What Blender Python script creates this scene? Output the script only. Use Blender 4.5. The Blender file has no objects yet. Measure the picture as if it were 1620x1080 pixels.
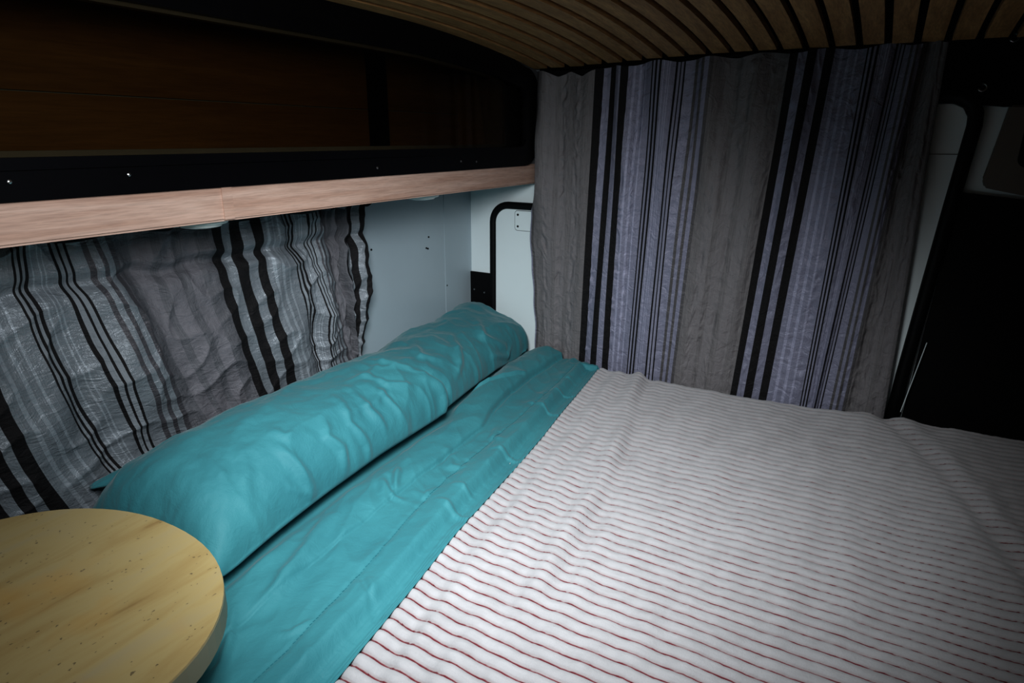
import bpy, bmesh, math, random
import numpy as np
from mathutils import Vector, Matrix

random.seed(7)
SC = bpy.context.scene
COL = SC.collection
PI = math.pi
FLOOR = -1.35          # the camera is the origin of the world
MAT_TOP = -0.745       # mattress top
BACK = 1.93            # back wall plane
LEFT = -1.275          # left wall plane


# ------------------------------------------------------------------ helpers
def link(name, me, mat=None, parent=None, smooth=False):
    o = bpy.data.objects.new(name, me)
    COL.objects.link(o)
    if mat:
        me.materials.append(mat)
    if smooth:
        me.polygons.foreach_set('use_smooth', [True] * len(me.polygons))
    if parent:
        o.parent = parent
        o.matrix_parent_inverse = Matrix.Translation(-Vector(parent.location)) if parent.type == 'EMPTY' else Matrix()
    return o


def obj(name, bm, mat=None, parent=None, smooth=False, bevel=0.0):
    if bevel:
        bmesh.ops.bevel(bm, geom=[e for e in bm.edges], offset=bevel, segments=2, affect='EDGES', clamp_overlap=True)
    bmesh.ops.recalc_face_normals(bm, faces=bm.faces)
    me = bpy.data.meshes.new(name)
    bm.to_mesh(me)
    bm.free()
    return link(name, me, mat, parent, smooth)


def tag(o, label=None, cat=None, group=None, kind=None):
    if label: o['label'] = label
    if cat: o['category'] = cat
    if group: o['group'] = group
    if kind: o['kind'] = kind
    return o


def empty(name, loc):
    o = bpy.data.objects.new(name, None)
    COL.objects.link(o)
    o.location = loc
    o.empty_display_size = 0.05
    return o


def box(bm, x0, x1, y0, y1, z0, z1):
    vs = [bm.verts.new((x, y, z)) for x in (x0, x1) for y in (y0, y1) for z in (z0, z1)]
    for f in ((0, 1, 3, 2), (4, 6, 7, 5), (0, 4, 5, 1), (2, 3, 7, 6), (0, 2, 6, 4), (1, 5, 7, 3)):
        bm.faces.new([vs[i] for i in f])
    return bm


def nbox(*a):
    return box(bmesh.new(), *a)


def tube(bm, pts, r, seg=10, caps=True):
    pts = [Vector(p) for p in pts]
    rings = []
    up = None
    for i, p in enumerate(pts):
        a = pts[max(i - 1, 0)]
        b = pts[min(i + 1, len(pts) - 1)]
        t = (b - a).normalized()
        if up is None:
            up = t.orthogonal().normalized()
        else:
            up = (up - t * up.dot(t)).normalized()
        s = t.cross(up)
        rr = r[i] if isinstance(r, (list, tuple)) else r
        rings.append([bm.verts.new(p + (up * math.cos(2 * PI * k / seg) + s * math.sin(2 * PI * k / seg)) * rr) for k in range(seg)])
    for a, b in zip(rings, rings[1:]):
        for k in range(seg):
            bm.faces.new((a[k], a[(k + 1) % seg], b[(k + 1) % seg], b[k]))
    if caps:
        bm.faces.new(rings[0][::-1])
        bm.faces.new(rings[-1])
    return bm


def lathe(bm, prof, c, axis='z', seg=28):
    c = Vector(c)
    rings = []
    for r, h in prof:
        ring = []
        for k in range(seg):
            a = 2 * PI * k / seg
            u, v = r * math.cos(a), r * math.sin(a)
            d = {'z': (u, v, h), 'x': (h, u, v), 'y': (u, h, v)}[axis]
            ring.append(bm.verts.new(c + Vector(d)))
        rings.append(ring)
    for a, b in zip(rings, rings[1:]):
        for k in range(seg):
            bm.faces.new((a[k], a[(k + 1) % seg], b[(k + 1) % seg], b[k]))
    bm.faces.new(rings[0][::-1])
    bm.faces.new(rings[-1])
    return bm


def prism(bm, poly, ax, a, b):
    """poly: 2D outline; ax: 'x' -> outline in (y,z), 'y' -> (x,z), 'z' -> (x,y)."""
    def mk(p, t):
        return {'x': (t, p[0], p[1]), 'y': (p[0], t, p[1]), 'z': (p[0], p[1], t)}[ax]
    A = [bm.verts.new(mk(p, a)) for p in poly]
    B = [bm.verts.new(mk(p, b)) for p in poly]
    n = len(poly)
    bm.faces.new(A[::-1])
    bm.faces.new(B)
    for k in range(n):
        bm.faces.new((A[k], A[(k + 1) % n], B[(k + 1) % n], B[k]))
    return bm


def ring_prism(bm, outer, inner, ax, a, b):
    def mk(p, t):
        return {'x': (t, p[0], p[1]), 'y': (p[0], t, p[1])}[ax]
    n = len(outer)
    L = [[bm.verts.new(mk(p, t)) for p in P] for P, t in ((outer, a), (inner, a), (inner, b), (outer, b))]
    for i in range(4):
        A, B = L[i], L[(i + 1) % 4]
        for k in range(n):
            bm.faces.new((A[k], A[(k + 1) % n], B[(k + 1) % n], B[k]))
    return bm


def grid_mesh(name, X, Y, Z, U=None, V=None, close_u=False):
    nv, nu = X.shape
    co = np.stack([X, Y, Z], -1).reshape(-1, 3)
    idx = np.arange(nv * nu).reshape(nv, nu)
    if close_u:
        nxt = np.roll(idx, -1, 1)
        q = np.stack([idx[:-1], nxt[:-1], nxt[1:], idx[1:]], -1).reshape(-1, 4)
    else:
        q = np.stack([idx[:-1, :-1], idx[:-1, 1:], idx[1:, 1:], idx[1:, :-1]], -1).reshape(-1, 4)
    me = bpy.data.meshes.new(name)
    me.from_pydata(co.tolist(), [], q.tolist())
    if U is not None:
        uv = me.uv_layers.new(name='cloth')
        loops = np.empty(len(me.loops), dtype=np.int32)
        me.loops.foreach_get('vertex_index', loops)
        d = np.stack([U.reshape(-1)[loops], V.reshape(-1)[loops]], -1).astype(np.float32).reshape(-1)
        uv.data.foreach_set('uv', d)
    me.update()
    return me


_rng = np.random.RandomState(3)
_perm = np.tile(_rng.permutation(512), 3)
_grad = _rng.rand(512) * 2 * PI


def pn(x, y, seed=0):
    """2D gradient noise, about -0.7..0.7"""
    x = np.asarray(x, float) + seed * 17.31
    y = np.asarray(y, float) + seed * 9.77
    xi, yi = np.floor(x).astype(int), np.floor(y).astype(int)
    xf, yf = x - xi, y - yi
    u = xf * xf * xf * (xf * (xf * 6 - 15) + 10)
    v = yf * yf * yf * (yf * (yf * 6 - 15) + 10)

    def g(ix, iy, dx, dy):
        h = _grad[_perm[(_perm[ix & 511] + iy) & 511]]
        return np.cos(h) * dx + np.sin(h) * dy
    a = g(xi, yi, xf, yf)
    b = g(xi + 1, yi, xf - 1, yf)
    c = g(xi, yi + 1, xf, yf - 1)
    d = g(xi + 1, yi + 1, xf - 1, yf - 1)
    return (a * (1 - u) + b * u) * (1 - v) + (c * (1 - u) + d * u) * v


def ridged(x, y, seed=0):
    """sharp creases, 0..1 with ridges at 1"""
    return np.clip(1 - np.abs(pn(x, y, seed)) * 3.0, 0, 1) ** 2


def sstep(a, b, x):
    t = np.clip((x - a) / (b - a), 0, 1)
    return t * t * (3 - 2 * t)


def poly_dist(px, py, pts):
    """signed distance to a polyline (positive on its right-hand side) and the position along it 0..1"""
    best = np.full(px.shape, 1e9)
    sgn = np.zeros(px.shape)
    par = np.zeros(px.shape)
    n = len(pts) - 1
    for i in range(n):
        ax, ay = pts[i]
        bx, by = pts[i + 1]
        dx, dy = bx - ax, by - ay
        t = np.clip(((px - ax) * dx + (py - ay) * dy) / (dx * dx + dy * dy), 0, 1)
        ex, ey = px - (ax + t * dx), py - (ay + t * dy)
        d = np.hypot(ex, ey)
        m = d < best
        best = np.where(m, d, best)
        sgn = np.where(m, np.sign(dy * ex - dx * ey), sgn)
        par = np.where(m, (i + t) / n, par)
    return best * sgn, par


# ------------------------------------------------------------------ materials
class NT:
    def __init__(self, name):
        self.m = bpy.data.materials.new(name)
        self.m.use_nodes = True
        self.t = self.m.node_tree
        self.b = self.t.nodes['Principled BSDF']
        self.out = self.t.nodes['Material Output']

    def n(self, typ, **kw):
        nd = self.t.nodes.new(typ)
        for k, v in kw.items():
            if k in nd.inputs:
                nd.inputs[k].default_value = v
            else:
                setattr(nd, k, v)
        return nd

    def l(self, a, b):
        self.t.links.new(a, b)

    def math(self, op, a, b=None):
        nd = self.n('ShaderNodeMath', operation=op)
        for i, v in enumerate((a, b)):
            if v is None: continue
            if isinstance(v, (int, float)): nd.inputs[i].default_value = v
            else: self.l(v, nd.inputs[i])
        return nd.outputs[0]

    def ramp(self, fac, stops, interp='LINEAR'):
        nd = self.n('ShaderNodeValToRGB')
        cr = nd.color_ramp
        cr.interpolation = interp
        while len(cr.elements) < len(stops):
            cr.elements.new(1.0)
        for e, (p, c) in zip(cr.elements, stops):
            e.position = p
            e.color = (*c, 1) if len(c) == 3 else c
        if fac is not None:
            self.l(fac, nd.inputs[0])
        return nd.outputs[0]

    def mix(self, fac, a, b, blend='MIX'):
        nd = self.n('ShaderNodeMix', data_type='RGBA', blend_type=blend)
        for i, v in ((0, fac), (6, a), (7, b)):
            if isinstance(v, (int, float)): nd.inputs[i].default_value = v
            elif isinstance(v, tuple): nd.inputs[i].default_value = (*v, 1)
            else: self.l(v, nd.inputs[i])
        return nd.outputs[2]

    def coords(self, scale=(1, 1, 1), rot=(0, 0, 0), which='Object'):
        tc = self.n('ShaderNodeTexCoord')
        mp = self.n('ShaderNodeMapping')
        mp.inputs['Scale'].default_value = scale
        mp.inputs['Rotation'].default_value = rot
        self.l(tc.outputs[which], mp.inputs[0])
        return mp.outputs[0]

    def noise(self, vec, scale=5, detail=4, rough=0.5, dist=0.0):
        nd = self.n('ShaderNodeTexNoise')
        nd.inputs['Scale'].default_value = scale
        nd.inputs['Detail'].default_value = detail
        nd.inputs['Roughness'].default_value = rough
        nd.inputs['Distortion'].default_value = dist
        if vec is not None: self.l(vec, nd.inputs['Vector'])
        return nd.outputs['Fac']

    def bump(self, h, strength=0.2, dist=0.002):
        nd = self.n('ShaderNodeBump')
        nd.inputs['Strength'].default_value = strength
        nd.inputs['Distance'].default_value = dist
        self.l(h, nd.inputs['Height'])
        self.l(nd.outputs[0], self.b.inputs['Normal'])

    def col(self, c, rough=0.5, metal=0.0, spec=None):
        if isinstance(c, tuple): self.b.inputs['Base Color'].default_value = (*c, 1)
        else: self.l(c, self.b.inputs['Base Color'])
        self.b.inputs['Roughness'].default_value = rough
        self.b.inputs['Metallic'].default_value = metal
        if spec is not None: self.b.inputs['Specular IOR Level'].default_value = spec
        return self


def flat(name, c, rough=0.5, metal=0.0, spec=None, var=0.12, scale=6):
    m = NT(name)
    n = m.noise(m.coords(), scale, 4)
    a = tuple(x * (1 - var) for x in c)
    b = tuple(min(1, x * (1 + var)) for x in c)
    m.col(m.ramp(n, [(0.3, a), (0.7, b)]), rough, metal, spec)
    return m.m


def wood(name, dark, light, scale, stretch, rough=0.5, rot=(0, 0, 0), grain=0.35):
    m = NT(name)
    v = m.coords(stretch, rot)
    n1 = m.noise(v, scale, 5, 0.6, 0.6)
    n2 = m.noise(v, scale * 6, 3, 0.7, 0.2)
    c = m.ramp(n1, [(0.3, dark), (0.5, tuple((a + b) / 2 for a, b in zip(dark, light))), (0.7, light)])
    g = m.ramp(n2, [(0.35, (1 - grain,) * 3), (0.6, (1, 1, 1))])
    m.col(m.mix(1.0, c, g, 'MULTIPLY'), rough)
    m.bump(n2, 0.08, 0.001)
    return m.m


M_teal = NT('teal cotton')
_v = M_teal.coords()
_w = M_teal.noise(_v, 900, 2)
_l = M_teal.noise(_v, 5, 3)
M_teal.col(M_teal.ramp(_l, [(0.3, (0.046, 0.205, 0.238)), (0.7, (0.058, 0.245, 0.278))]), 0.62, spec=0.25)
M_teal.b.inputs['Sheen Weight'].default_value = 0.12
M_teal.b.inputs['Sheen Roughness'].default_value = 0.4
_s = M_teal.noise(M_teal.coords((1, 1, 1)), 55, 4, 0.6, 0.4)
_s2 = M_teal.noise(M_teal.coords((1, 1, 1)), 24, 5, 0.62, 0.9)
M_teal.bump(M_teal.mix(0.6, M_teal.mix(0.8, _w, _s), _s2), 0.55, 0.006)
M_teal = M_teal.m
M_thread = flat('dark teal thread', (0.015, 0.14, 0.17), 0.7)

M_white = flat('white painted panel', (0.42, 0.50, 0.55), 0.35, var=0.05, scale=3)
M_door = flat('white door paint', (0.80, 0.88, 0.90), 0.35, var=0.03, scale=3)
M_black = flat('black rubber', (0.004, 0.004, 0.0045), 0.5, spec=0.2)
M_blackpl = flat('black painted panel', (0.004, 0.004, 0.0045), 0.55, spec=0.15)
M_frame = flat('black acrylic frame', (0.003, 0.003, 0.004), 0.4, spec=0.15)
M_roof = flat('dark roof lining', (0.006, 0.006, 0.007), 0.9, spec=0.1)
M_gray = flat('grey laminate', (0.16, 0.165, 0.17), 0.6)
M_green = flat('grey green board', (0.12, 0.15, 0.145), 0.6)
M_beige = flat('beige plastic', (0.16, 0.135, 0.115), 0.6)
M_metal = flat('worn steel', (0.55, 0.55, 0.55), 0.3, 1.0)
M_lens = flat('frosted white plastic', (0.75, 0.78, 0.76), 0.3, var=0.03)
M_floor = flat('grey vinyl floor', (0.10, 0.095, 0.09), 0.6)
M_ply = wood('plywood base', (0.20, 0.13, 0.07), (0.30, 0.20, 0.11), 3, (6, 1, 6))
M_slat = wood('oiled pine slat', (0.30, 0.15, 0.058), (0.52, 0.295, 0.125), 7, (6, 0.5, 6), 0.55)
M_strip = wood('limed oak trim', (0.47, 0.29, 0.22), (0.66, 0.47, 0.39), 6, (4, 0.45, 9), 0.5, grain=0.22)
M_amber = wood('amber plywood', (0.21, 0.115, 0.048), (0.29, 0.165, 0.072), 4, (3, 0.5, 8), 0.55, grain=0.2)

M_pane = NT('tinted acrylic pane')
_tr = M_pane.n('ShaderNodeBsdfTransparent')
_tr.inputs[0].default_value = (0.66, 0.62, 0.54, 1)
_gl = M_pane.n('ShaderNodeBsdfGlossy')
_gl.inputs['Roughness'].default_value = 0.05
_gl.inputs[0].default_value = (0.5, 0.5, 0.5, 1)
_fr = M_pane.n('ShaderNodeFresnel')
_fr.inputs['IOR'].default_value = 1.16
_mx = M_pane.n('ShaderNodeMixShader')
M_pane.l(_fr.outputs[0], _mx.inputs[0])
M_pane.l(_tr.outputs[0], _mx.inputs[1])
M_pane.l(_gl.outputs[0], _mx.inputs[2])
M_pane.l(_mx.outputs[0], M_pane.out.inputs['Surface'])
M_pane = M_pane.m

# table: sandy stone laminate with streaks and dark flecks
_t = NT('sandstone laminate')
_rot = (0, 0, 0)
_v = _t.coords((1, 1, 1), _rot)
_v2 = _t.coords((9, 1.5, 1), _rot)
_st = _t.noise(_v2, 2.6, 5, 0.6, 0.5)
_bg = _t.ramp(_st, [(0.26, (0.28, 0.18, 0.07)), (0.36, (0.40, 0.29, 0.125)), (0.52, (0.45, 0.35, 0.165)), (0.78, (0.42, 0.345, 0.20))])
_bl = _t.noise(_v, 5.5, 3, 0.5)
_bg = _t.mix(_t.ramp(_bl, [(0.62, (0, 0, 0)), (0.80, (0.6, 0.6, 0.6))]), _bg, (0.52, 0.27, 0.05))
_vo = _t.n('ShaderNodeTexVoronoi')
_vo.inputs['Scale'].default_value = 95
_vs = _t.coords((1.5, 0.9, 1), _rot)
_dist = _t.n('ShaderNodeVectorMath', operation='ADD')
_nz = _t.n('ShaderNodeTexNoise'); _nz.inputs['Scale'].default_value = 120
_sc = _t.n('ShaderNodeVectorMath', operation='SCALE'); _sc.inputs['Scale'].default_value = 0.012
_t.l(_vs, _nz.inputs['Vector']); _t.l(_nz.outputs['Color'], _sc.inputs[0])
_t.l(_vs, _dist.inputs[0]); _t.l(_sc.outputs[0], _dist.inputs[1])
_t.l(_dist.outputs[0], _vo.inputs['Vector'])
_dens = _t.noise(_v, 38, 2)
_spk = _t.math('LESS_THAN', _vo.outputs['Distance'], _t.math('MULTIPLY', _t.math('GREATER_THAN', _dens, 0.52), 0.16))
_cellr = _t.math('GREATER_THAN', _t.n('ShaderNodeSeparateColor').outputs[0], 0.0)
_bg = _t.mix(_t.math('MULTIPLY', _spk, 0.75), _bg, (0.10, 0.075, 0.045))
_t.col(_bg, 0.38)
M_table = _t.m
M_tedge = flat('table edge band', (0.20, 0.20, 0.13), 0.5)


def curtain_material(name, satin, woven, rough_satin, strip, crinkle, gloss=0.0):
    m = NT(name)
    uv = m.n('ShaderNodeUVMap', uv_map='cloth')
    sp = m.n('ShaderNodeSeparateXYZ')
    m.l(uv.outputs[0], sp.inputs[0])
    u, v = sp.outputs[0], sp.outputs[1]
    f = m.math('FRACT', m.math('ADD', u, 4.0))
    K = (0.010, 0.009, 0.010)
    S = satin
    W = woven
    MV = tuple(x * 0.5 for x in strip)
    PL = tuple(min(1, x * 1.45) for x in satin)
    stops = [(0.0, K), (0.0386, S), (0.0758, K), (0.1145, S), (0.151, K), (0.190, S),
             (0.211, PL), (0.225, S), (0.246, PL), (0.257, S), (0.274, PL), (0.283, S),
             (0.317, K), (0.327, S), (0.338, K), (0.348, S), (0.361, K), (0.372, S),
             (0.449, K), (0.459, S), (0.473, K), (0.483, S), (0.497, K), (0.507, S),
             (0.537, MV), (0.553, S), (0.572, MV), (0.588, S), (0.611, MV), (0.632, W)]
    c = m.ramp(f, stops, 'CONSTANT')
    # fine pale threads in the middle band and woven strips in the wide band
    w0 = (0, 0, 0)
    w1 = (1, 1, 1)
    fine = m.ramp(f, [(0, w0), (0.386, w1), (0.390, w0), (0.404, w1), (0.408, w0), (0.416, w1), (0.420, w0)], 'CONSTANT')
    c = m.mix(m.math('MULTIPLY', fine, 0.55), c, tuple(min(1, x * 1.9) for x in satin))
    wv = m.ramp(f, [(0, w0), (0.685, w1), (0.745, w0), (0.775, w1), (0.835, w0), (0.875, w1), (0.93, w0)], 'CONSTANT')
    cmb = m.n('ShaderNodeCombineXYZ')
    m.l(m.math('MULTIPLY', u, 300.0), cmb.inputs[0])
    m.l(m.math('MULTIPLY', v, 12.0), cmb.inputs[1])
    thread = m.noise(cmb.outputs[0], 1.0, 3, 0.7)
    tcol = m.ramp(thread, [(0.35, (0.62, 0.62, 0.62)), (0.65, (1.2, 1.2, 1.2))])
    isw = m.math('GREATER_THAN', f, 0.632)
    c = m.mix(m.math('ADD', m.math('MULTIPLY', isw, 0.5), 0.18), c, m.mix(1.0, c, tcol, 'MULTIPLY'))
    c = m.mix(m.math('MULTIPLY', wv, 0.7), c, strip)
    m.col(c, 0.5)
    sat = m.ramp(f, [(0, w0), (0.0386, w1), (0.0758, w0), (0.1145, w1), (0.151, w0), (0.19, w1), (0.317, w0), (0.372, w1),
                     (0.449, w0), (0.507, w1), (0.632, (0.35,) * 3)], 'CONSTANT')
    rr = m.n('ShaderNodeMapRange')
    m.l(sat, rr.inputs[0])
    rr.inputs[3].default_value = 0.75
    rr.inputs[4].default_value = rough_satin
    m.l(rr.outputs[0], m.b.inputs['Roughness'])
    m.b.inputs['Specular IOR Level'].default_value = 0.3
    m.l(m.math('MULTIPLY', sat, gloss), m.b.inputs['Metallic'])
    # crinkle: small puckers running across the threads
    c2 = m.n('ShaderNodeCombineXYZ')
    m.l(m.math('MULTIPLY', u, 22.0), c2.inputs[0])
    m.l(m.math('MULTIPLY', v, 38.0), c2.inputs[1])
    p = m.noise(c2.outputs[0], 1.0, 4, 0.6, 0.8)
    m.bump(m.mix(0.2, p, thread), crinkle, 0.012)
    return m.m


M_curt_back = curtain_material('striped satin back', (0.265, 0.265, 0.350), (0.205, 0.192, 0.198), 0.42, (0.235, 0.220, 0.230), 0.7, 0.2)
M_curt_left = curtain_material('striped satin left', (0.235, 0.258, 0.285), (0.135, 0.135, 0.150), 0.32, (0.185, 0.178, 0.198), 0.6, 0.24)

# blanket: off-white plush ribs with red lines down in the grooves
_b = NT('ribbed plush')
_uv = _b.n('ShaderNodeUVMap', uv_map='cloth')
_sp = _b.n('ShaderNodeSeparateXYZ')
_b.l(_uv.outputs[0], _sp.inputs[0])
_f = _b.math('FRACT', _sp.outputs[1])
_d = _b.math('ABSOLUTE', _b.math('SUBTRACT', _b.math('FRACT', _b.math('ADD', _f, 0.5)), 0.5))
_c = _b.ramp(_d, [(0.0, (0.11, 0.013, 0.020)), (0.045, (0.17, 0.035, 0.042)), (0.075, (0.37, 0.33, 0.335)), (0.18, (0.42, 0.41, 0.425)), (0.5, (0.455, 0.448, 0.462))])
_v = _b.coords()
_n = _b.noise(_v, 22, 3, 0.6)
_c = _b.mix(1.0, _c, _b.ramp(_n, [(0.3, (0.88, 0.88, 0.88)), (0.6, (1, 1, 1))]), 'MULTIPLY')
_b.col(_c, 0.9, spec=0.08)
_b.b.inputs['Sheen Weight'].default_value = 0.2
_n1 = _b.noise(_v, 420, 3, 0.7)
_n2 = _b.noise(_v, 90, 3, 0.6)
_b.bump(_b.mix(0.5, _n1, _n2), 0.5, 0.003)
M_blanket = _b.m


# ------------------------------------------------------------------ setting
def ceil_z(y):
    return 0.247 - (0.055 * ((y - 1.15) / 0.75) ** 2 if y > 1.15 else 0.0)


def struct(o):
    o['kind'] = 'structure'
    return o


struct(obj('floor', nbox(-1.4, 1.1, -1.2, 2.0, FLOOR - 0.04, FLOOR), M_floor))
struct(obj('wall_right', nbox(0.80, 0.84, 0.2, BACK, FLOOR, 0.34), M_gray))

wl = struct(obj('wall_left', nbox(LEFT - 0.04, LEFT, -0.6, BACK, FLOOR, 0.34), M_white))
obj('panel_seam', nbox(LEFT, LEFT + 0.0015, 1.765, 1.90, -0.72, -0.15), M_white, wl)
for (y, z) in ((1.678, -0.313), (1.664, -0.347), (1.672, -0.35), (1.403, -0.315), (1.773, -0.492)):
    obj('screw_hole', lathe(bmesh.new(), [(0.003, 0), (0.003, 0.002)], (LEFT, y, z), 'x', 10), M_black, wl)

wb = struct(obj('wall_back', nbox(-1.315, 0.84, BACK, BACK + 0.04, FLOOR, 0.34), M_door))


def round_rect(x0, x1, z0, z1, r, n=8):
    pts = []
    for cx, cz, a0 in ((x1 - r, z1 - r, 0), (x0 + r, z1 - r, 90), (x0 + r, z0 + r, 180), (x1 - r, z0 + r, 270)):
        for k in range(n + 1):
            a = math.radians(a0 + 90 * k / n)
            pts.append((cx + r * math.cos(a), cz + r * math.sin(a)))
    return pts


# black lower lining of the back wall, left and right of the doors
struct(obj('trim_1', nbox(LEFT, -1.17, BACK - 0.008, BACK, FLOOR, -0.468), M_blackpl))
t2 = struct(obj('trim_2', prism(bmesh.new(), [(0.10, FLOOR), (0.155, -0.122), (0.80, -0.18), (0.80, FLOOR)], 'y', BACK - 0.012, BACK), M_blackpl))
struct(obj('trim_3', prism(bmesh.new(), [(0.05, 0.09), (0.20, 0.072), (0.80, 0.072), (0.80, 0.30), (0.05, 0.30)], 'y', BACK - 0.012, BACK), M_blackpl))
for (x, z) in ((-1.258, -0.533), (-1.215, -0.54)):
    obj('screw', lathe(bmesh.new(), [(0.0035, 0), (0.0025, -0.003)], (x, BACK - 0.008, z), 'y', 10), M_metal, bpy.data.objects['trim_1'])

# left rear door leaf with its rubber seal and cover plate
d1 = struct(obj('door_1', prism(bmesh.new(), round_rect(-1.165, -0.55, -1.0, -0.228, 0.055), 'y', BACK - 0.018, BACK - 0.002), M_door))
pts = [(x, BACK - 0.016, z) for x, z in round_rect(-1.172, -0.54, -1.0, -0.222, 0.06)]
obj('rubber_seal', tube(bmesh.new(), pts + [pts[0]], 0.0125, 10, False), M_black, d1, True)
cp = obj('cover_plate', prism(bmesh.new(), round_rect(-1.083, -0.90, -0.303, -0.238, 0.010, 4), 'y', BACK - 0.0205, BACK - 0.018), M_door, d1)
obj('plate_gap', ring_prism(bmesh.new(), round_rect(-1.0845, -0.8985, -0.3045, -0.2365, 0.011, 4), round_rect(-1.083, -0.90, -0.303, -0.238, 0.010, 4), 'y', BACK - 0.0195, BACK - 0.018), M_black, d1)
for z in (-0.251, -0.290):
    obj('screw', lathe(bmesh.new(), [(0.004, 0), (0.003, -0.002)], (-1.072, BACK - 0.0205, z), 'y', 12), M_black, cp)

# right rear door leaf
po = [(-0.50, -1.0), (0.092, -1.0), (0.105, -0.60), (0.127, -0.15), (0.137, 0.02), (0.134, 0.05), (0.122, 0.07), (0.10, 0.08), (-0.50, 0.08)]
d2 = struct(obj('door_2', prism(bmesh.new(), po, 'y', BACK - 0.02, BACK - 0.002), M_door))
ps = [(0.094, -1.0), (0.110, -0.60), (0.138, -0.15), (0.151, 0.03), (0.149, 0.058), (0.138, 0.082), (0.118, 0.097), (0.09, 0.10), (-0.50, 0.10)]
obj('rubber_seal', tube(bmesh.new(), [(x, BACK - 0.02, z) for x, z in ps], 0.0165, 10), M_black, d2, True)
obj('edge_piping', tube(bmesh.new(), [(0.122, BACK - 0.03, -0.70), (0.148, BACK - 0.03, -0.50)], 0.0012, 6), M_door, d2)
obj('panel_joint', nbox(0.07, 0.131, BACK - 0.0212, BACK - 0.02, -0.035, -0.0335), M_gray, d2)

# dark roof and the slatted lining under it
ys = [-0.2 + 2.1 * k / 24 for k in range(25)]
bm = bmesh.new()
prism(bm, [(y, ceil_z(y) + 0.046) for y in ys] + [(y, ceil_z(y) + 0.07) for y in ys[::-1]], 'x', -1.30, 0.84)
ce = struct(obj('ceiling', bm, M_roof))
ys2 = [0.30 + 1.57 * k / 24 for k in range(25)]


def camber(x):
    t = min(max((x + 1.0) / 0.6, 0), 1)
    return 0.017 * t * t * (3 - 2 * t)


x = -0.994
for i in range(30):
    w = 0.0435
    jy = random.uniform(-0.010, 0.008)
    cm = camber(x + w / 2)
    bm = bmesh.new()
    prism(bm, [(y + jy, ceil_z(y) + cm) for y in ys2] + [(y + jy, ceil_z(y) + cm + 0.014) for y in ys2[::-1]], 'x', x, x + w)
    obj('ceiling_slat', bm, M_slat, ce)
    x += 0.0592
obj('batten', nbox(-1.0, 0.80, 1.20, 1.24, ceil_z(1.22) + 0.031, ceil_z(1.22) + 0.046), M_roof, ce)

# ------------------------------------------------------------------ overhead locker
lk = empty('overhead_locker', (-1.13, 0.9, -0.145))
tag(lk, 'long overhead locker with black framed tinted front and pale wood lower edge', 'cabinet')
FX = -1.0


def face_outline(y0, y1, z0, dz, r, n=8):
    """rounded outline in (y,z) whose top edge follows the roof"""
    pts = []
    for cy, a0 in ((y1 - r, -90), (y1 - r, 0)):
        for k in range(n + 1):
            a = math.radians(a0 + 90 * k / n)
            zz = (z0 + r) if a0 == -90 else (ceil_z(y1) - dz - r)
            pts.append((cy + r * math.cos(a), zz + r * math.sin(a)))
    for k in range(13):
        y = (y1 - r) + (y0 + r - y1 + r) * k / 12
        if 0 < k < 12:
            zt = ceil_z(y) - dz
            pts.append((y, zt))
    for a0 in (90, 180):
        for k in range(n + 1):
            a = math.radians(a0 + 90 * k / n)
            zz = (ceil_z(y0) - dz - r) if a0 == 90 else (z0 + r)
            pts.append((y0 + r + r * math.cos(a), zz + r * math.sin(a)))
    return pts


# carcass
obj('bottom_panel', nbox(LEFT, -1.018, -0.05, 1.90, -0.142, -0.128), M_green, lk)
oc = [(y, z) for y, z in [(-0.05, -0.128), (1.915, -0.128)] + [(y, ceil_z(y) + 0.004) for y in (1.915, 1.7, 1.5, 1.3, 1.1, 0.5, -0.05)]]
ic = [(0.06, -0.022), (1.80, -0.022)] + [(y, ceil_z(y) - 0.07) for y in (1.80, 1.66, 1.5, 1.3, 1.1, 0.5, 0.06)]
obj('face_panel', ring_prism(bmesh.new(), oc, ic, 'x', -1.022, -1.006), M_gray, lk)
bp = obj('back_board', nbox(LEFT, -1.262, -0.05, 1.90, -0.128, 0.066), M_amber, lk)
obj('back_board', nbox(LEFT, -1.262, -0.05, 1.90, 0.0685, 0.235), M_amber, lk)
obj('end_board', nbox(-1.262, -1.022, 1.872, 1.89, -0.128, 0.185), M_amber, lk)
obj('upright_batten', nbox(-1.262, -1.246, 1.41, 1.475, -0.128, 0.225), M_roof, lk)
obj('divider_board', prism(bmesh.new(), [(-1.262, -0.128), (-1.14, -0.128), (-1.19, 0.20), (-1.262, 0.20)], 'y', 1.84, 1.855), M_amber, lk)
obj('shelf_board', nbox(-1.262, -1.022, -0.05, 1.872, -0.128, -0.12), M_amber, lk)
# lower trim in two lengths with a joint strip between
tr = obj('trim_board', nbox(-1.018, FX, -0.05, 1.905, -0.1445, -0.083), M_strip, lk, bevel=0.004)
js = obj('joint_strip', nbox(FX, FX + 0.003, 0.732, 0.752, -0.1415, -0.084), M_strip, tr)
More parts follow.
